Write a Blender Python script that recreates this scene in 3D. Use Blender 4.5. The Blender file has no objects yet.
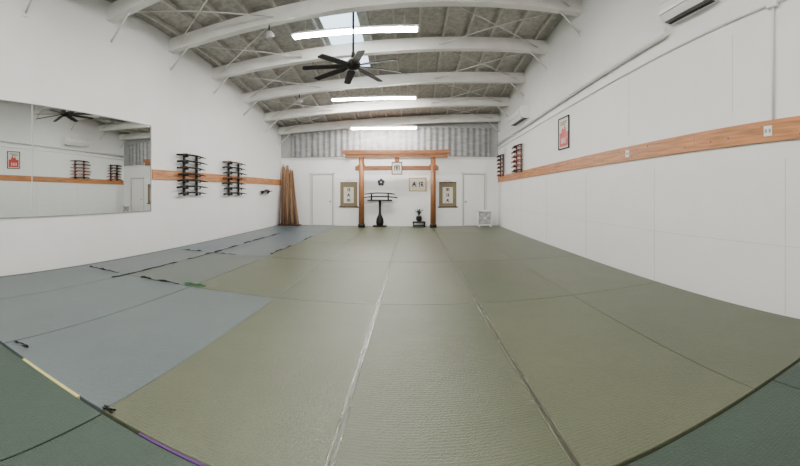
import bpy, bmesh, math, random
from mathutils import Vector, Matrix
random.seed(7)
XL,XR,YB,YF=-5.6,3.6,15.6,-4.0
CAMH=1.4

# ---------------------------------------------------------------- materials
def newmat(name):
    m=bpy.data.materials.new(name); m.use_nodes=True
    nt=m.node_tree; p=nt.nodes['Principled BSDF']
    return m,nt,p
def mat(name,col,rough=.6,metal=0,var=.06,scale=8,stretch=(1,1,1),bump=0,bscale=None,emit=0,spec=.5):
    m,nt,p=newmat(name)
    N=nt.nodes; L=nt.links
    tc=N.new('ShaderNodeTexCoord'); mp=N.new('ShaderNodeMapping')
    mp.inputs['Scale'].default_value=stretch
    L.new(tc.outputs['Object'],mp.inputs['Vector'])
    no=N.new('ShaderNodeTexNoise'); no.inputs['Scale'].default_value=scale; no.inputs['Detail'].default_value=5
    L.new(mp.outputs[0],no.inputs['Vector'])
    cr=N.new('ShaderNodeValToRGB')
    a=[max(0,c*(1-var)) for c in col]; b=[min(1,c*(1+var)) for c in col]
    cr.color_ramp.elements[0].color=(*a,1); cr.color_ramp.elements[1].color=(*b,1)
    cr.color_ramp.elements[0].position=.3; cr.color_ramp.elements[1].position=.7
    L.new(no.outputs['Fac'],cr.inputs[0]); L.new(cr.outputs[0],p.inputs['Base Color'])
    p.inputs['Roughness'].default_value=rough; p.inputs['Metallic'].default_value=metal
    p.inputs['Specular IOR Level'].default_value=spec
    if bump:
        n2=N.new('ShaderNodeTexNoise'); n2.inputs['Scale'].default_value=bscale or scale*4; n2.inputs['Detail'].default_value=6
        L.new(mp.outputs[0],n2.inputs['Vector'])
        bp=N.new('ShaderNodeBump'); bp.inputs['Strength'].default_value=bump; bp.inputs['Distance'].default_value=.02
        L.new(n2.outputs['Fac'],bp.inputs['Height']); L.new(bp.outputs[0],p.inputs['Normal'])
    if emit:
        p.inputs['Emission Color'].default_value=(*col,1); p.inputs['Emission Strength'].default_value=emit
    return m
def emis(name,col,s):
    m=bpy.data.materials.new(name); m.use_nodes=True; nt=m.node_tree; nt.nodes.clear()
    e=nt.nodes.new('ShaderNodeEmission'); o=nt.nodes.new('ShaderNodeOutputMaterial')
    e.inputs[0].default_value=(*col,1); e.inputs[1].default_value=s
    nt.links.new(e.outputs[0],o.inputs[0]); return m
def tatami(name,col,rough=.33):
    m,nt,p=newmat(name); N=nt.nodes; L=nt.links
    tc=N.new('ShaderNodeTexCoord')
    no=N.new('ShaderNodeTexNoise'); no.inputs['Scale'].default_value=1.1; no.inputs['Detail'].default_value=9; no.inputs['Roughness'].default_value=.7
    L.new(tc.outputs['Object'],no.inputs['Vector'])
    cr=N.new('ShaderNodeValToRGB'); cr.color_ramp.elements[0].position=.3; cr.color_ramp.elements[1].position=.72
    cr.color_ramp.elements[0].color=(*[c*.86 for c in col],1); cr.color_ramp.elements[1].color=(*[c*1.13 for c in col],1)
    L.new(no.outputs['Fac'],cr.inputs[0])
    # fine embossed straw-pattern vinyl
    w=N.new('ShaderNodeTexWave'); w.wave_type='BANDS'; w.bands_direction='Y'
    w.inputs['Scale'].default_value=12; w.inputs['Distortion'].default_value=8; w.inputs['Detail'].default_value=3; w.inputs['Detail Scale'].default_value=5
    L.new(tc.outputs['Object'],w.inputs['Vector'])
    mx=N.new('ShaderNodeMixRGB'); mx.blend_type='MULTIPLY'; mx.inputs[0].default_value=.12
    L.new(cr.outputs[0],mx.inputs[1]); L.new(w.outputs['Fac'],mx.inputs[2]); L.new(mx.outputs[0],p.inputs['Base Color'])
    n3=N.new('ShaderNodeTexNoise'); n3.inputs['Scale'].default_value=2.2; n3.inputs['Detail'].default_value=4
    L.new(tc.outputs['Object'],n3.inputs['Vector'])
    ad2=N.new('ShaderNodeMath'); ad2.operation='MULTIPLY_ADD'; ad2.inputs[1].default_value=4.5
    L.new(n3.outputs['Fac'],ad2.inputs[0]); L.new(w.outputs['Fac'],ad2.inputs[2])
    bp=N.new('ShaderNodeBump'); bp.inputs['Strength'].default_value=.28; bp.inputs['Distance'].default_value=.011
    L.new(ad2.outputs[0],bp.inputs['Height']); L.new(bp.outputs[0],p.inputs['Normal'])
    p.inputs['Roughness'].default_value=rough; p.inputs['Specular IOR Level'].default_value=.4
    return m

M={}
M['wall']=mat('painted_wall',(.82,.82,.82),.55,var=.015,scale=2,bump=.05,bscale=30)
M['white']=mat('white_paint',(.80,.80,.79),.5,var=.02)
M['casing']=mat('door_casing_paint',(.64,.64,.63),.5,var=.02)
M['joint']=mat('joint_grey',(.62,.62,.62),.6)
M['beam']=mat('beam_white_paint',(.72,.71,.68),.5,var=.06,scale=3)
M['purlin']=mat('purlin_paint',(.50,.48,.44),.6,var=.15,scale=5)
M['deck']=mat('ceiling_insulation',(.42,.405,.37),.65,var=.26,scale=9,bump=.8,bscale=20)
M['steel']=mat('white_steel',(.6,.6,.58),.4,metal=.2)
M['olive']=tatami('tatami_olive',(.094,.105,.061))
M['olive2']=tatami('tatami_olive_b',(.087,.098,.057))
M['grey']=tatami('tatami_grey',(.105,.130,.135))
M['grey2']=tatami('tatami_grey_green',(.090,.110,.095))
M['blue']=tatami('tatami_blue_grey',(.088,.117,.137))
M['dkgreen']=tatami('tatami_dark_green',(.033,.056,.040),.42)
M['slab']=mat('concrete',(.05,.055,.05),.9)
M['tape']=mat('seam_tape',(.10,.11,.07),.22,var=.3,scale=12,stretch=(1,.3,1),bump=.9,bscale=20)
M['tapedk']=mat('seam_tape_dark',(.042,.042,.027),.3,var=.35,scale=14,stretch=(1,.3,1),bump=.9,bscale=20)
M['pine']=mat('pine_board',(.46,.185,.062),.45,var=.38,scale=3,stretch=(3,.6,9),bump=.1)
M['cedar']=mat('torii_wood',(.26,.10,.037),.45,var=.3,scale=3,stretch=(6,6,1.2))
M['cedarh']=mat('torii_beam_wood',(.26,.10,.037),.45,var=.3,scale=3,stretch=(1,6,8))
M['black']=mat('black_lacquer',(.009,.008,.008),.55,var=.3,spec=.25)
M['dkwood']=mat('dark_wood',(.07,.03,.018),.5,var=.3,scale=6,spec=.3)
M['redwood']=mat('red_oak',(.22,.055,.03),.45,var=.3,scale=6)
M['staff1']=mat('staff_oak',(.31,.18,.095),.5,var=.25,scale=4,stretch=(8,8,.6))
M['staff2']=mat('staff_walnut',(.13,.065,.038),.5,var=.25,scale=4,stretch=(8,8,.6))
M['gold']=mat('gold_frame',(.45,.27,.07),.35,metal=.5)
M['paper']=mat('rice_paper',(.68,.66,.58),.8,var=.04)
M['brocade']=mat('scroll_brocade',(.20,.165,.095),.7,var=.15,scale=60)
M['ink']=mat('sumi_ink',(.01,.01,.01),.6)
M['red']=mat('poster_red',(.50,.03,.025),.4)
M['purple']=mat('purple_tape',(.07,.02,.12),.5)
M['yellow']=mat('yellow_foam',(.55,.50,.20),.6)
M['plant']=mat('leaf_green',(.025,.08,.025),.5,var=.4)
M['grass']=mat('green_tape',(.03,.14,.05),.5)
M['navy']=mat('crest_dark',(.015,.015,.028),.5)
M['curtain']=mat('grey_curtain',(.27,.27,.275),.85,var=.2,scale=3,stretch=(1,1,3))
M['plastic']=mat('white_plastic',(.80,.80,.78),.35,var=.01)
M['greyp']=mat('grey_plastic',(.3,.3,.3),.4)
M['lgrey']=mat('light_grey_plastic',(.5,.5,.49),.4)
M['backup']=mat('upper_wall_grey',(.36,.36,.35),.7)
M['tube']=emis('fluorescent_tube',(1.0,.97,.91),235)
M['sky']=emis('skylight_glow',(.68,.86,1.0),3.4)
mm,nt,p=newmat('mirror_glass'); p.inputs['Metallic'].default_value=1; p.inputs['Roughness'].default_value=.01
p.inputs['Base Color'].default_value=(.70,.73,.72,1); M['mirror']=mm

# ---------------------------------------------------------------- builder
class B:
    def __init__(s): s.bm=bmesh.new(); s.mats=[]
    def mi(s,m):
        if m not in s.mats: s.mats.append(m)
        return s.mats.index(m)
    def _take(s,t,m,M4=None,smooth=False):
        i=s.mi(m)
        if M4 is not None: bmesh.ops.transform(t,matrix=M4,verts=t.verts)
        vm={}
        for v in t.verts: vm[v]=s.bm.verts.new(v.co)
        for f in t.faces:
            try: nf=s.bm.faces.new([vm[v] for v in f.verts])
            except ValueError: continue
            nf.material_index=i; nf.smooth=smooth or f.smooth
        t.free()
    def box(s,lo,hi,m,bev=0,M4=None):
        t=bmesh.new(); bmesh.ops.create_cube(t,size=1)
        for v in t.verts:
            v.co=Vector([lo[k] if v.co[k]<0 else hi[k] for k in range(3)])
        if bev: bmesh.ops.bevel(t,geom=t.edges[:],offset=bev,segments=2,affect='EDGES',profile=.5)
        bmesh.ops.recalc_face_normals(t,faces=t.faces)
        s._take(t,m,M4)
    def hexa(s,v8,m):
        t=bmesh.new(); v=[t.verts.new(c) for c in v8]
        for f in ((0,1,2,3),(4,5,6,7),(0,1,5,4),(1,2,6,5),(2,3,7,6),(3,0,4,7)): t.faces.new([v[i] for i in f])
        bmesh.ops.recalc_face_normals(t,faces=t.faces); s._take(t,m)
    def cyl(s,a,b,r,m,r2=None,n=12,M4=None):
        a=Vector(a); b=Vector(b); d=b-a
        t=bmesh.new(); bmesh.ops.create_cone(t,cap_ends=True,segments=n,radius1=r,radius2=r if r2 is None else r2,depth=d.length)
        q=Vector((0,0,1)).rotation_difference(d.normalized())
        bmesh.ops.transform(t,matrix=Matrix.Translation((a+b)/2)@q.to_matrix().to_4x4(),verts=t.verts)
        for f in t.faces: f.smooth=len(f.verts)==4
        s._take(t,m,M4)
    def tube(s,pts,r,m,n=8,M4=None):
        if not isinstance(r,(list,tuple)): r=[r]*len(pts)
        pts=[Vector(p) for p in pts]; t=bmesh.new(); rings=[]
        for i,p in enumerate(pts):
            d=(pts[min(i+1,len(pts)-1)]-pts[max(i-1,0)]).normalized()
            u=d.cross(Vector((.13,.21,1))).normalized()
            if u.length<.1: u=Vector((1,0,0))
            w=d.cross(u)
            rings.append([t.verts.new(p+(u*math.cos(2*math.pi*k/n)+w*math.sin(2*math.pi*k/n))*r[i]) for k in range(n)])
        for i in range(len(rings)-1):
            for k in range(n):
                f=t.faces.new([rings[i][k],rings[i][(k+1)%n],rings[i+1][(k+1)%n],rings[i+1][k]]); f.smooth=True
        t.faces.new(rings[0][::-1]); t.faces.new(rings[-1])
        s._take(t,m,M4)
    def lathe(s,prof,m,n=24,M4=None):
        t=bmesh.new(); rings=[[t.verts.new((r*math.cos(2*math.pi*k/n),r*math.sin(2*math.pi*k/n),z)) for k in range(n)] for r,z in prof]
        for i in range(len(rings)-1):
            for k in range(n):
                f=t.faces.new([rings[i][k],rings[i][(k+1)%n],rings[i+1][(k+1)%n],rings[i+1][k]]); f.smooth=True
        t.faces.new(rings[0][::-1]); t.faces.new(rings[-1])
        s._take(t,m,M4)
    def poly(s,pts,m,thick=None,M4=None):
        t=bmesh.new(); f=t.faces.new([t.verts.new(p) for p in pts])
        if thick:
            r=bmesh.ops.extrude_face_region(t,geom=[f])
            bmesh.ops.translate(t,vec=Vector(thick),verts=[g for g in r['geom'] if isinstance(g,bmesh.types.BMVert)])
        bmesh.ops.recalc_face_normals(t,faces=t.faces); s._take(t,m,M4)
    def out(s,name,loc=None,parent=None):
        bm=s.bm
        me=bpy.data.meshes.new(name)
        if loc is None and len(bm.verts):
            xs=[v.co for v in bm.verts]
            loc=Vector([(min(c[k] for c in xs)+max(c[k] for c in xs))/2 for k in range(3)])
        loc=Vector(loc); bmesh.ops.translate(bm,vec=-loc,verts=bm.verts)
        bm.to_mesh(me); bm.free()
        for m in s.mats: me.materials.append(m)
        o=bpy.data.objects.new(name,me); bpy.context.collection.objects.link(o); o.location=loc
        if parent: o.parent=parent
        return o
def frame(origin,side):
    """local (s,d,z): s along wall, d out of the wall, z up"""
    if side=='L': m=Matrix(((0,1,0),(1,0,0),(0,0,1)))
    elif side=='R': m=Matrix(((0,-1,0),(-1,0,0),(0,0,1)))
    else: m=Matrix(((1,0,0),(0,-1,0),(0,0,1)))
    return Matrix.Translation(origin)@m.to_4x4()

def Zc(x,y): return CAMH+3.85+.05*x-.011*max(y-5.5,0)**2
DK=.34
# ---------------------------------------------------------------- shell
b=B(); b.box((XL-.15,YF-.15,-.25),(XR+.15,YB+.3,-.045),M['slab']); b.out('floor')
ys=[YF+i*(YB-YF)/28 for i in range(29)]
for nm,x,dx in (('wall_left',XL,-.15),('wall_right',XR,.15)):
    b=B(); pts=[(x,YF,-.045),(x,YB,-.045)]+[(x,y,Zc(x,y)+DK) for y in reversed(ys)]
    b.poly(pts,M['wall'],(dx,0,0)); b.out(nm)
b=B()
b.box((XL,YB,-.045),(XR,YB+.15,2.84),M['wall'])
b.poly([(XL,YB+.02,2.84),(XR,YB+.02,2.84),(XR,YB+.02,Zc(XR,YB)+DK),(XL,YB+.02,Zc(XL,YB)+DK)],M['backup'],(0,.13,0))
b.out('wall_back')
b=B(); b.poly([(XL,YF,-.045),(XR,YF,-.045),(XR,YF,Zc(XR,YF)+DK),(XL,YF,Zc(XL,YF)+DK)],M['wall'],(0,-.15,0)); b.out('wall_front')
# roof deck with a skylight opening
b=B(); SX0,SX1=-2.1,-1.25
def inSky(x,y): return SX0<x<SX1 and 8.1<y<11.3
xs=[XL-.15,-4.6,-3.4,SX0,SX1,0,1.2,2.4,XR+.15]; yy=sorted(set([YF-.15]+ys[1:-1]+[8.1,11.3,YB+.2]))
for i in range(len(xs)-1):
    for j in range(len(yy)-1):
        x0,x1,y0,y1=xs[i],xs[i+1],yy[j],yy[j+1]
        sk=inSky((x0+x1)/2,(y0+y1)/2)
        q=[(x0,y0,Zc(x0,y0)+DK),(x1,y0,Zc(x1,y0)+DK),(x1,y1,Zc(x1,y1)+DK),(x0,y1,Zc(x0,y1)+DK)]
        b.hexa(q+[(c[0],c[1],c[2]+.08) for c in q],M['sky'] if sk else M['deck'])
b.out('ceiling')
# purlins
b=B()
x=XL+.3
while x<XR-.1:
    for j in range(len(yy)-1):
        y0,y1=max(yy[j],YF),min(yy[j+1],YB)
        if inSky(x,(y0+y1)/2): continue
        q=[(x-.025,y0,Zc(x,y0)+DK-.10),(x+.025,y0,Zc(x,y0)+DK-.10),(x+.025,y1,Zc(x,y1)+DK-.10),(x-.025,y1,Zc(x,y1)+DK-.10)]
        b.hexa(q+[(c[0],c[1],c[2]+.1) for c in q],M['purlin'])
    x+=.61
b.out('ceiling_purlins')
BY=[1.4,3.45,5.5,7.6,9.7,11.8,13.75,15.3]
for y in BY:
    b=B(); w=.075
    q=[(XL,y-w,Zc(XL,y)-.03),(XR,y-w,Zc(XR,y)-.03),(XR,y+w,Zc(XR,y)-.03),(XL,y+w,Zc(XL,y)-.03)]
    b.hexa(q+[(c[0],c[1],c[2]+.28) for c in q],M['beam'])
    q=[(c[0],c[1]+(-.025 if c[1]<y else .025),c[2]-.03) for c in q]
    b.hexa(q+[(c[0],c[1],c[2]+.04) for c in q],M['beam'])
    for xw,sg in ((XL,1),(XR,-1)):
        b.cyl((xw+sg*.02,y,Zc(xw,y)-.48),(xw+sg*.55,y,Zc(xw,y)-.02),.02,M['steel'])
        b.box((min(xw,xw+sg*.02),y-.05,Zc(xw,y)-.54),(max(xw,xw+sg*.02),y+.05,Zc(xw,y)-.42),M['white'])
    b.out('ceiling_beam')
# bracing rods
b=B()
for j in range(2,7):
    y0,y1=BY[j],BY[j+1]
    for x0,x1 in ((-5.4,-2.8),(-2.8,-5.4),(.6,3.4),(3.4,.6)):
        b.cyl((x0,y0,Zc(x0,y0)+.05),(x1,y1,Zc(x1,y1)+.05),.014,M['steel'],n=8)
b.out('ceiling_bracing_rods')

# ---------------------------------------------------------------- mats
FE=1.675
b=B(); cx=[-5.5,-4.4,-3.1,-1.78,-.42,.82,2.12,3.58]; ry=[FE,4.72,7.6,10.25,12.9,15.56]
b.box((XL+.005,YF+.02,-.044),(-5.505,YB-.02,-.005),M['dkgreen'])
for i in range(7):
    for j in range(5):
        if i<2: m=[['grey','grey','blue','grey','blue'],['grey','grey2','grey','blue','grey']][i][j]
        elif i==2 and j==0: m='grey'
        else: m='olive' if (i+j)%2 else 'olive2'
        gl=.005 if i<3 else .0022; gr=.005 if i<2 else .0022
        b.box((cx[i]+gl,ry[j]+.0045,-.044),(cx[i+1]-gr,ry[j+1]-.0045,random.uniform(-.002,.0)),M[m],bev=.005)
bx=[-5.5,-3.9,-1.75,.7,2.3,3.58]
for i in range(5):
    for y0,y1 in ((-.9,FE-.028),(-3.98,-.92)):
        b.box((bx[i]+.005,y0,-.044),(bx[i+1]-.005,y1,.0),M['dkgreen'],bev=.006)
b.out('tatami_mats',loc=(0,0,0))
b=B()
for xx in (-.42,.82):
    b.box((xx-.010,FE+.01,.0004),(xx+.010,14.75,.0022),M['tapedk'])
    for side in (-1,1):
        t=FE+.01
        while t<14.7:
            L=random.uniform(.5,1.1); w=random.uniform(.004,.009); o=side*random.uniform(.014,.021)
            b.box((xx-w+o,t,.0005),(xx+w+o,min(t+L,14.75),.0045),M['tape'],bev=.0014); t+=L+random.uniform(.01,.1)
b.out('seam_tape')
b=B(); b.box((-2.72,FE-.027,-.04),(-2.0,FE+.0,.003),M['yellow']); b.out('yellow_foam_strip')
b=B(); b.box((-1.45,FE-.025,-.04),(-.6,FE-.008,.002),M['purple']); b.out('purple_tape_strip')
def scrap(x,y,m,name,n=8,s=.05):
    b=B()
    for k in range(n):
        a=random.uniform(-.5,.5); p0=Vector((x+random.uniform(-s,s)*1.5,y+random.uniform(-s,s)*.5,.006))
        p1=p0+Vector((math.cos(a)*s,math.sin(a)*s*.7,random.uniform(.002,.01))); p2=p1+Vector((random.uniform(-s,s)*.7,random.uniform(-s,s)*.4,-.002))
        b.tube([p0,p1,p2],[.005,.007,.003],m,n=5)
    b.out(name)
scrap(-3.02,1.80,M['black'],'torn_tape_scrap'); scrap(-1.76,1.70,M['black'],'torn_tape_scrap',s=.03)
scrap(-3.14,4.80,M['grass'],'green_tape_scrap',n=16,s=.11)
b=B()
for (x0,y0,x1,y1) in ((-4.4,4.4,-4.4,6.2),(-4.4,6.6,-4.38,8.9),(-4.42,9.4,-4.4,12.2),(-5.3,4.72,-4.6,4.72),(-5.2,7.6,-4.7,7.62),(-4.3,7.6,-3.8,7.6),(-3.1,8,-3.1,9.5),(-3.1,10.4,-3.12,11.6),(-4.1,4.72,-3.3,4.72)):
    n=13; pts=[]; rr=[.003+random.random()**2*.014 for _ in range(n)]
    for k in range(n):
        f=k/(n-1); pts.append((x0+(x1-x0)*f+random.uniform(-.03,.03),y0+(y1-y0)*f+random.uniform(-.03,.03),rr[k]+.001))
    b.tube(pts,rr,M['black'],n=5)
b.out('frayed_mat_edge_tape')

# ---------------------------------------------------------------- wall trim
def rail(name,side,x,y0,y1,z0,z1,h=.25):
    b=B(); d=.03 if side=='L' else -.03
    n=5
    for k in range(n):
        a=y0+(y1-y0)*k/n; c=y0+(y1-y0)*(k+1)/n-.006; za=z0+(z1-z0)*k/n; zb=z0+(z1-z0)*(k+1)/n
        q=[(x,a,za),(x+d,a,za),(x+d,c,zb),(x,c,zb)]
        b.hexa(q+[(v[0],v[1],v[2]+h) for v in q],M['pine'])
        yk=a+.2
        while yk<c:
            zk=za+(zb-za)*(yk-a)/(c-a)+random.uniform(.05,h-.05)
            r=random.uniform(.008,.02)
            b.cyl((x+d,yk,zk),(x+d*1.03,yk,zk),r,M['staff2'],n=10)
            yk+=random.uniform(.25,.7)
    b.out(name)
rail('trim_1','L',XL,6.86,15.56,CAMH+.30,CAMH+.30,.23)
rail('trim_2','R',XR,-3.9,15.56,CAMH+.68,CAMH+.40,.25)
def railz(y): return CAMH+.68-.28*(y+3.9)/19.46
b=B(); b.box((XL,YB-.06,2.80),(XR,YB,2.86),M['white']); b.out('trim_3')
b=B()
for z in (.78,):
    b.box((XR-.004,-3.9,z),(XR,15.5,z+.006),M['joint'])
for y in (2.4,4.85,7.3,9.75,12.2):
    b.box((XR-.004,y,0),(XR,y+.006,CAMH+.38),M['joint'])
for y in (3.2,5.6,):
    b.box((XR-.004,y,CAMH+1.0),(XR,y+.006,CAMH+2.0),M['joint'])
b.out('trim_4')
def outlet(y):
    b=B(); F=frame((XR-.033,y,railz(y)+.125),'R')
    b.box((-.06,0,-.06),(.06,.008,.06),M['plastic'],bev=.003,M4=F)
    for dx in (-.028,.028):
        b.box((dx-.016,.008,-.022),(dx+.016,.010,.022),M['greyp'],M4=F)
    b.out('power_outlet')
outlet(2.62); outlet(5.6)

# mirror
b=B()
for y0,y1 in ((.4,3.58),(3.6,6.8)):
    b.box((XL+.001,y0,.97),(XL+.012,y1,2.93),M['mirror'])
b.box((XL+.001,.38,.955),(XL+.02,6.82,.97),M['greyp']); b.box((XL+.001,.38,2.93),(XL+.02,6.82,2.94),M['greyp'])
b.box((XL+.001,6.8,.97),(XL+.02,6.82,2.93),M['greyp'])
b.out('mirror')

# ---------------------------------------------------------------- weapon racks
def rack(side,y,z0,z1,L,n,ms,post):
    b=B(); F=frame((XL+.033 if side=='L' else XR-.033,y,0),side)
    for s in (-L*.2,L*.2):
        b.box((s-.045,0,z0),(s+.045,.035,z1),post,bev=.006,M4=F)
    for k in range(n):
        z=z0+.06+(z1-z0-.12)*k/(n-1)
        for s in (-L*.2,L*.2):
            b.box((s-.025,.03,z-.042),(s+.025,.14,z-.022),post,M4=F)
            b.box((s-.025,.125,z-.042),(s+.025,.14,z+.02),post,M4=F)
        off=random.uniform(-.06,.06); m=random.choice(ms); half=L/2*random.uniform(.88,1)
        pts=[(off-half+2*half*i/8,.08,z+.035*(1-(2*i/8-1)**2)-.008) for i in range(9)]
        b.tube(pts,[.027,.028,.028,.027,.026,.025,.023,.019,.009],m,M4=F)
        b.cyl((off-half*.42,.08,z+.018),(off-half*.40,.08,z+.018),.044,m,M4=F)
    b.out('wooden_sword_rack')
rack('L',8.42,CAMH-.10,CAMH+1.0,1.5,7,[M['black'],M['black'],M['dkwood']],M['black'])
rack('L',10.95,CAMH-.12,CAMH+.98,1.75,7,[M['black'],M['dkwood']],M['black'])
rack('R',12.3,CAMH+.66,CAMH+1.6,1.4,6,[M['black'],M['redwood'],M['dkwood']],M['redwood'])
rack('R',14.75,CAMH+.62,CAMH+1.5,1.2,6,[M['black'],M['redwood']],M['dkwood'])
# small black wall shelf left
b=B(); F=frame((XL+.033,13.6,0),'L')
b.box((-.4,0,1.42),(.4,.18,1.45),M['black'],bev=.005,M4=F)
for s in (-.3,.28): b.poly([(s,0,1.42),(s,.14,1.42),(s,0,1.30)],M['black'],(.02,0,0),M4=F)
b.box((-.1,.05,1.45),(.15,.15,1.50),M['dkwood'],M4=F)
b.out('small_black_shelf')

# framed poster right
b=B(); F=frame((XR-.002,8.5,CAMH+1.43),'R')
W,H=.33,.39
for lo,hi in (((-W,0,-H),(-W+.03,.03,H)),((W-.03,0,-H),(W,.03,H)),((-W,0,-H),(W,.03,-H+.03)),((-W,0,H-.03),(W,.03,H))): b.box(lo,hi,M['black'],bev=.004,M4=F)
b.box((-W+.03,.004,-H+.03),(W-.03,.012,H-.03),M['paper'],M4=F)
b.box((-W+.07,.012,-H+.07),(W-.07,.015,.02),M['red'],M4=F)
b.poly([(-.15,.015,.02),(-.08,.015,.14),(0,.015,.09),(.07,.015,.2),(.15,.015,.02)],M['red'],(0,.001,0),M4=F)
for k in range(3): b.box((-.2,.012,.27-.035*k),(.2-.06*k,.014,.285-.035*k),M['ink'],M4=F)
for k in range(4): b.box((-.16+.08*k,.0155,-.25),(-.12+.08*k,.017,-.12),M['paper'],M4=F)
b.out('framed_poster')

# air conditioners
def aircon(y,z,L=.5,s=1.0):
    b=B(); F=frame((XR-.002,y,z),'R')@Matrix.Diagonal((1,s,s,1))
    prof=[(0,-.15),(.16,-.15),(.22,-.09),(.235,.0),(.23,.11),(.20,.15),(0,.15)]
    b.poly([(-L,p[0],p[1]) for p in prof],M['plastic'],(2*L,0,0),M4=F)
    b.box((-L+.04,.05,-.156),(L-.04,.175,-.149),M['black'],M4=F)
    for k in range(3): b.box((-L+.06,.12+.02*k,-.165),(L-.06,.124+.02*k,-.155),M['greyp'],M4=F)
    b.poly([(-L+.05,.175,-.16),(L-.05,.175,-.16),(L-.05,.228,-.09),(-L+.05,.228,-.09)],M['plastic'],(0,.006,-.004),M4=F)
    for k in range(6): b.box((-L+.05,.03+.025*k,.150),(L-.05,.04+.025*k,.153),M['greyp'],M4=F)
    b.box((-L,.228,-.07),(L,.238,-.062),M['greyp'],M4=F)
    b.box((-L+.02,.226,.085),(L-.02,.236,.092),M['lgrey'],M4=F)
    b.box((L-.12,.233,-.02),(L-.06,.24,.0),M['greyp'],M4=F)
    b.out('air_conditioner')
aircon(3.92,CAMH+2.64); aircon(12.0,CAMH+2.50,.75,1.3)
b=B(); x=XR-.063
b.tube([(x,15.5,CAMH+1.98),(x,10,CAMH+2.17),(x,4.60,CAMH+2.38),(x,4.47,CAMH+2.40)],.055,M['white'],n=14)
for y in (6.2,8.4,10.6,12.8):
    zz=CAMH+2.38-.038*(y-4.6)
    b.box((XR-.13,y-.02,zz-.07),(XR-.001,y+.02,zz-.045),M['white'])
b.out('condensate_drain_pipe')
b=B(); b.tube([(XR-.021,15.5,CAMH+1.80),(XR-.021,9,CAMH+1.98),(XR-.021,2.2,CAMH+2.2)],.018,M['white'])
b.tube([(XR-.021,2.56,railz(2.56)+.25),(XR-.021,2.56,CAMH+3.6)],.016,M['white'])
b.box((XR-.06,2.49,CAMH+2.13),(XR-.001,2.63,CAMH+2.27),M['white'],bev=.006)
b.out('electrical_conduit')

# ---------------------------------------------------------------- ceiling lights and fan
def fixture(xc,y,z,L=2.7):
    b=B()
    b.box((xc-L/2,y-.06,z+.02),(xc+L/2,y+.06,z+.07),M['white'],bev=.008)
    b.poly([(xc-L/2,y-.15,z-.005),(xc-L/2,y-.06,z+.05),(xc-L/2,y+.06,z+.05),(xc-L/2,y+.15,z-.005)],M['white'],(L,0,0))
    for dy in (-.06,.06):
        b.cyl((xc-L/2+.04,y+dy,z-.018),(xc+L/2-.04,y+dy,z-.018),.019,M['tube'],n=10)
    for e in (-L/2,L/2-.03): b.box((xc+e,y-.1,z-.04),(xc+e+.03,y+.1,z+.03),M['white'])
    for e in (-L/2+.3,L/2-.3): b.cyl((xc+e,y,z+.07),(xc+e,y,Zc(xc+e,y)+DK-.0),.006,M['steel'],n=6)
    b.out('fluorescent_light')
fixture(-1.25,8.15,CAMH+3.5,2.8); fixture(-1.3,12.8,CAMH+3.18,2.9); fixture(-1.1,14.75,CAMH+2.5,2.6)
for y in (4.3,1.0,-2.3): fixture(-1.2,y,CAMH+3.55,2.8)  # extra unseen fixtures, added above and behind the view to light the room

fx,fy,fz=-1.2,7.7,CAMH+2.60
b=B()
b.cyl((fx,fy,fz+.1),(fx,fy,Zc(fx,fy)+DK-.02),.024,M['black'])
b.lathe([(.02,.30),(.06,.28),(.07,.2),(.05,.14)],M['black'],M4=Matrix.Translation((fx,fy,Zc(fx,fy)+DK-.32)))
b.lathe([(.03,.14),(.11,.12),(.15,.05),(.15,-.02),(.10,-.08),(.02,-.10)],M['black'],M4=Matrix.Translation((fx,fy,fz)))
b.lathe([(.02,.27),(.04,.26),(.045,.13)],M['black'],M4=Matrix.Translation((fx,fy,fz)))
for k in range(8):
    R=Matrix.Translation((fx,fy,fz-.02))@Matrix.Rotation(k*math.pi/4+.30,4,'Z')@Matrix.Rotation(math.radians(4),4,'Y')@Matrix.Rotation(math.radians(9),4,'X')
    b.poly([(.10,-.035,0),(.22,-.055,0),(.32,-.09,0),(1.0,-.08,0),(1.04,-.055,0),(1.04,.055,0),(1.0,.07,0),(.32,.08,0),(.22,.045,0),(.10,.035,0)],M['black'],(0,0,.014),M4=R)
b.out('ceiling_fan')
def spot(x,y):
    b=B(); z=Zc(x,y)-.06
    b.cyl((x,y,z),(x,y,z-.16),.012,M['black'])
    b.lathe([(.02,.07),(.07,.05),(.10,-.02),(.11,-.06),(.09,-.07)],M['greyp'],M4=Matrix.Translation((x,y,z-.2))@Matrix.Rotation(.5,4,'X'))
    b.out('ceiling_spotlight')
spot(-3.6,11.8); spot(-3.0,7.6)

# ---------------------------------------------------------------- back wall
def door(name,x0,x1,h,knob):
    b=B(); y=YB-.002
    for lo,hi in (((x0-.07,y-.03,0),(x0,y,h+.07)),((x1,y-.03,0),(x1+.07,y,h+.07)),((x0-.07,y-.03,h),(x1+.07,y,h+.07))): b.box(lo,hi,M['casing'],bev=.004)
    b.box((x0+.03,y-.018,.01),(x1-.03,y-.001,h-.03),M['plastic'],bev=.003)
    b.box((x0,y-.004,.0),(x1,y,h),M['greyp'])
    kx=x1-.09 if knob>0 else x0+.09
    b.cyl((kx,y-.018,1.0),(kx,y-.07,1.0),.014,M['greyp']); b.lathe([(.012,0),(.035,.015),(.035,.035),(.012,.045)],M['greyp'],M4=Matrix.Translation((kx,y-.06,1.0))@Matrix.Rotation(math.pi/2,4,'X'))
    b.out(name)
door('door_1',-4.2,-3.3,2.14,1); door('door_2',2.12,3.02,2.14,-1)

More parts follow.
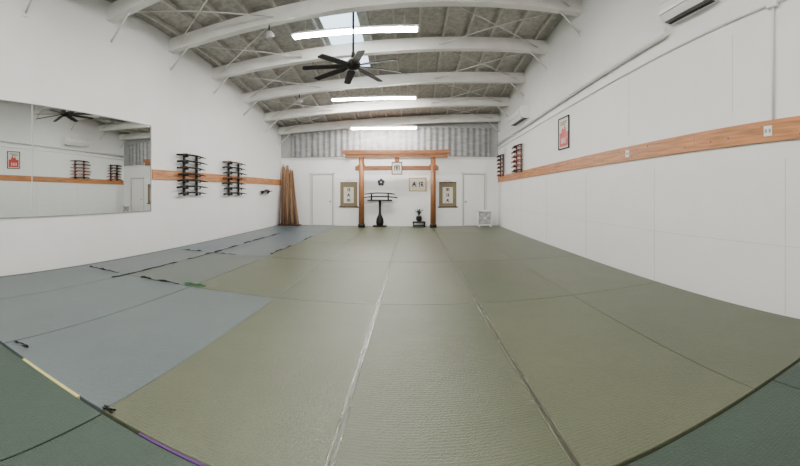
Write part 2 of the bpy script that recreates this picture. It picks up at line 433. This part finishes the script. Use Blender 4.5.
# curtain
b=B(); t=bmesh.new(); n=330; x0,x1=-5.05,3.2
top=[];bot=[]
for i in range(n+1):
    x=x0+(x1-x0)*i/n
    y=YB-.12+.028*math.sin(i*.62)+.016*math.sin(i*.23+1)
    top.append(t.verts.new((x,y,4.05))); bot.append(t.verts.new((x,y+.01,2.88)))
for i in range(n): t.faces.new([bot[i],bot[i+1],top[i+1],top[i]])
for f in t.faces: f.smooth=True
b._take(t,M['curtain'])
b.cyl((x0-.1,YB-.12,4.05),(x1+.1,YB-.12,4.05),.018,M['steel'])
for i in range(6):
    xx=x0+(x1-x0)*i/5; b.box((xx-.01,YB-.12,4.04),(xx+.01,YB+.019,4.06),M['steel'])
b.out('curtain')

# torii gate
b=B(); ty=14.95
lx,rx=-2.0,.83
def slab_arc(x0,x1,z,h,d,lift,m):
    n=12
    for k in range(n):
        a=x0+(x1-x0)*k/n; c=x0+(x1-x0)*(k+1)/n
        za=z+lift*abs((a-(x0+x1)/2)/((x1-x0)/2))**3; zb=z+lift*abs((c-(x0+x1)/2)/((x1-x0)/2))**3
        q=[(a,ty-d/2,za),(c,ty-d/2,zb),(c,ty+d/2,zb),(a,ty+d/2,za)]
        b.hexa(q+[(v[0],v[1],v[2]+h) for v in q],m)
for px in (lx,rx):
    b.cyl((px,ty,0.001),(px,ty,2.80),.115,M['cedar'],r2=.10,n=20)
    b.cyl((px,ty,0.001),(px,ty,.12),.14,M['black'],n=20)
slab_arc(-2.65,1.40,2.76,.13,.2,.0,M['cedarh']); slab_arc(-2.76,1.5,2.89,.15,.28,.03,M['cedarh'])
b.box((-2.25,ty-.06,2.25),(1.05,ty+.06,2.43),M['cedarh'],bev=.01)
b.box((-.68,ty-.05,2.41),(-.5,ty+.05,2.78),M['cedar'])
for px in (lx,rx):
    for e in (-.15,.11): b.box((px+e,ty-.08,2.42),(px+e+.04,ty+.08,2.48),M['cedar'])
b.out('torii_gate')

def stroke(b,F,pts,w,m):
    n=len(pts)
    for i in range(n-1):
        a=Vector((pts[i][0],0,pts[i][1])); c=Vector((pts[i+1][0],0,pts[i+1][1])); d=(c-a).normalized(); q=Vector((-d.z,0,d.x))
        wa=w*(1-.25*i/n); wb=w*(1-.45*(i+1)/n); a=a-d*w*.2; c=c+d*w*.2
        b.poly([tuple(a+q*wa),tuple(c+q*wb),tuple(c-q*wb),tuple(a-q*wa)],m,(0,.0012,0),M4=F)
GL=[ [[(-.5,.4),(.5,.45)],[(0,.8),(0,-.1)],[(-.6,-.1),(.6,-.05)],[(-.1,.3),(-.6,-.7)],[(.1,-.1),(.3,-.5),(.7,-.75)]],
     [[(-.6,.6),(.6,.65)],[(-.6,.6),(-.6,-.6)],[(.6,.65),(.6,-.6)],[(-.3,.2),(.3,.25)],[(-.3,-.2),(.35,-.15)],[(0,.6),(0,-.7)]],
     [[(-.2,.8),(-.6,.2)],[(-.4,.4),(-.4,-.8)],[(0,.5),(.7,.55)],[(.3,.8),(.3,0),(0,-.7)],[(.3,0),(.75,-.7)],[(0,.0),(.6,.05)]] ]
def glyph(b,F,cx,cz,s,k,w=.1,d=.0):
    for st in GL[k%3]:
        G=F@Matrix.Translation((0,d,0)); stroke(b,G,[(cx+p[0]*s,cz+p[1]*s) for p in st],w*s,M['ink'])
def scroll(x,z0,z1,w):
    b=B(); F=frame((x,YB-.006,0),'B'); zc=(z0+z1)/2
    b.box((-w,.004,z0),(w,.012,z1),M['brocade'],M4=F)
    b.box((-w*.58,.012,z0+.16),(w*.58,.015,z1-.2),M['paper'],M4=F)
    b.cyl((-w-.05,.02,z0),(w+.05,.02,z0),.024,M['dkwood'],M4=F); b.cyl((-w,.02,z1),(w,.02,z1),.014,M['dkwood'],M4=F)
    b.tube([(-w*.5,.01,z1),(0,.01,z1+.09),(w*.5,.01,z1)],.005,M['dkwood'],M4=F)
    h=(z1-z0-.36)/3
    for k in range(3): glyph(b,F,0,z1-.2-h*(k+.5),h*.42,k+int(abs(x)),.15,.016)
    b.out('calligraphy_scroll')
scroll(-2.62,.78,1.80,.36); scroll(1.47,.78,1.80,.36)
def framed(x,z,w,h,Y,ks,name,fm='gold'):
    b=B(); F=frame((x,Y,z),'B'); t=.035
    for lo,hi in (((-w,0,-h),(-w+t,.03,h)),((w-t,0,-h),(w,.03,h)),((-w,0,-h),(w,.03,-h+t)),((-w,0,h-t),(w,.03,h))): b.box(lo,hi,M[fm],bev=.005,M4=F)
    b.box((-w+t,.003,-h+t),(w-t,.012,h-t),M['paper'],M4=F)
    n=len(ks)
    for i,k in enumerate(ks): glyph(b,F,(i-(n-1)/2)*1.5*w/n,0,min(h*.6,w*.75/n),k,.14,.013)
    b.out(name)
framed(.23,1.71,.36,.28,YB-.002,[0,2],'framed_calligraphy')
framed(-.59,2.33,.21,.25,ty-.062,[1],'framed_portrait','dkwood')
# round crest
b=B(); F=Matrix.Translation((-1.27,YB-.002,1.80))@Matrix.Rotation(math.pi/2,4,'X')
b.lathe([(.06,.0),(.06,.02),(.0601,.021)],M['navy'],M4=F,n=20)
for k in range(5):
    a=k*2*math.pi/5+.3; c=(.085*math.cos(a),.085*math.sin(a))
    b.lathe([(.07,0),(.07,.014),(.05,.02)],M['navy'],M4=F@Matrix.Translation((c[0],c[1],0)),n=16)
b.lathe([(.03,.02),(.03,.026),(.02,.027)],M['paper'],M4=F,n=16)
b.out('flower_crest_plaque')

# katana stand
b=B(); kx,ky=-1.3,15.32
b.box((kx-.28,ky-.17,0.001),(kx+.28,ky+.17,.05),M['black'],bev=.012)
b.lathe([(.13,0),(.16,.12),(.14,.28),(.07,.42),(.045,.55),(.05,1.0)],M['black'],M4=Matrix.Translation((kx,ky,.05)))
b.box((kx-.5,ky-.12,1.04),(kx+.5,ky+.12,1.09),M['black'],bev=.01)
for sx in (-.34,.34):
    b.poly([(kx+sx-.03,ky+.03,1.08),(kx+sx-.03,ky-.10,1.08),(kx+sx-.03,ky-.09,1.17),(kx+sx-.03,ky-.05,1.15),(kx+sx-.03,ky-.02,1.30),(kx+sx-.03,ky+.03,1.32)],M['black'],(.06,0,0))
for z,dy,L in ((1.19,-.06,.72),(1.33,.0,.62)):
    pts=[(kx-L+2*L*i/10,ky+dy,z+.05*(1-(i/5-1)**2)-.02) for i in range(11)]
    b.tube(pts,[.022]*3+[.026]*7+[.02],M['black'])
    b.cyl((kx-L+.4*L,ky+dy,z+.015),(kx-L+.415*L,ky+dy,z+.015),.045,M['dkwood'],n=16)
b.out('katana_stand')
# potted plant on small black stand
b=B(); x,y=.28,15.32
b.box((x-.26,y-.16,.16),(x+.26,y+.16,.21),M['black'],bev=.008)
b.box((x-.22,y-.12,.03),(x+.22,y+.12,.06),M['black'],bev=.005)
for sx in (-.22,.22):
    for sy in (-.12,.12): b.box((x+sx-.025,y+sy-.025,0.001),(x+sx+.025,y+sy+.025,.16),M['black'])
b.lathe([(.07,0),(.11,.06),(.12,.14),(.10,.2),(.11,.22)],M['black'],M4=Matrix.Translation((x,y,.21)))
for k in range(30):
    a=k*2.4; r=random.uniform(.05,.15); h=random.uniform(.12,.32)
    p0=Vector((x,y,.42)); p1=Vector((x+math.cos(a)*r*.5,y+math.sin(a)*r*.5,.42+h*.7)); p2=Vector((x+math.cos(a)*r,y+math.sin(a)*r,.42+h*.85))
    b.tube([p0,p1,p2],.004,M['plant'],n=5)
    q=Vector((-math.sin(a),math.cos(a),.3))*.03; tip=p2+(p2-p1).normalized()*.07
    b.poly([tuple(p1),tuple((p1+tip)/2+q),tuple(tip),tuple((p1+tip)/2-q)],M['plant'],(0,0,.003))
b.out('potted_plant')

# box fan on the floor
b=B(); x0,x1,y0,y1,z1=2.62,3.22,15.0,15.16,.66
for lo,hi in (((x0,y0,.04),(x0+.05,y1,z1)),((x1-.05,y0,.04),(x1,y1,z1)),((x0,y0,.04),(x1,y1,.09)),((x0,y0,z1-.05),(x1,y1,z1))): b.box(lo,hi,M['plastic'],bev=.008)
for e in (x0+.03,x1-.09): b.box((e,y0-.05,0.001),(e+.06,y1+.05,.04),M['plastic'],bev=.006)
cxx,czz=(x0+x1)/2,(.04+z1)/2
for k in range(1,10):
    r=.028*k; pts=[(cxx+r*math.cos(a*math.pi/16),y0+.004,czz+r*math.sin(a*math.pi/16)) for a in range(33)]
    b.tube(pts,.004,M['plastic'],n=4)
for k in range(8):
    a=k*math.pi/4; b.cyl((cxx,y0+.008,czz),(cxx+.27*math.cos(a),y0+.008,czz+.27*math.sin(a)),.005,M['plastic'],n=5)
b.cyl((cxx,y0-.002,czz),(cxx,y0+.09,czz),.05,M['plastic'],n=18)
for k in range(5):
    R=Matrix.Translation((cxx,y0+.07,czz))@Matrix.Rotation(k*2*math.pi/5,4,'Y')@Matrix.Rotation(.4,4,'X')
    b.poly([(.03,0,-.03),(.24,0,-.09),(.25,0,.05),(.03,0,.03)],M['greyp'],(0,.004,0),M4=R)
b.box((x0+.04,y1-.012,.08),(x1-.04,y1-.004,z1-.04),M['lgrey'])
b.tube([(cxx-.08,y0+.08,z1-.005),(cxx-.07,y0+.08,z1+.03),(cxx+.07,y0+.08,z1+.03),(cxx+.08,y0+.08,z1-.005)],.008,M['plastic'])
b.out('box_fan')

# bundle of staffs and narrow planks in corner
b=B()
b.box((-5.5,14.9,0.001),(-4.58,15.3,.05),M['dkwood'],bev=.01)
b.box((-5.5,15.36,.9),(-4.9,15.42,.98),M['dkwood'],bev=.008)
for k in range(26):
    f=k/25; x=-5.46+.84*f+random.uniform(-.015,.015); y=14.96+.28*random.random(); h=random.uniform(2.2,2.66)-.28*f
    xt=-5.5+.5*f+random.uniform(-.05,.05)
    b.tube([(x,y,.05),((x+xt)/2,(y+15.5)/2-.02,h*.5),(max(xt,-5.55),15.5,h)],[.024,.025,.019],M['staff1'] if k%2 else M['staff2'],n=8)
for x0_,x1_,h in ((-5.36,-5.42,2.5),(-5.12,-5.28,2.55),(-4.86,-5.10,2.3)):
    q=[(x0_-.05,15.22,.05),(x0_+.05,15.22,.05),(x0_+.05,15.25,.05),(x0_-.05,15.25,.05),(x1_-.05,15.50,h),(x1_+.05,15.50,h),(x1_+.05,15.53,h),(x1_-.05,15.53,h)]
    b.hexa(q,M['staff1'])
b.out('wooden_staff_bundle')

# ---------------------------------------------------------------- world + camera (phone-panorama style cylindrical lens)
w=bpy.data.worlds.new('World'); bpy.context.scene.world=w; w.use_nodes=True
w.node_tree.nodes['Background'].inputs[0].default_value=(.6,.7,.8,1); w.node_tree.nodes['Background'].inputs[1].default_value=.5
cam=bpy.data.cameras.new('camera'); co=bpy.data.objects.new('camera',cam); bpy.context.collection.objects.link(co)
co.location=(0,0,CAMH); co.rotation_euler=(math.pi/2,0,0)
cam.type='PANO'; cam.clip_start=.05
f=380.
cam.panorama_type='CENTRAL_CYLINDRICAL'
cam.central_cylindrical_range_u_min=-412/f; cam.central_cylindrical_range_u_max=388/f
cam.central_cylindrical_range_v_min=-274/f; cam.central_cylindrical_range_v_max=192/f
cam.central_cylindrical_radius=1.0
bpy.context.scene.camera=co
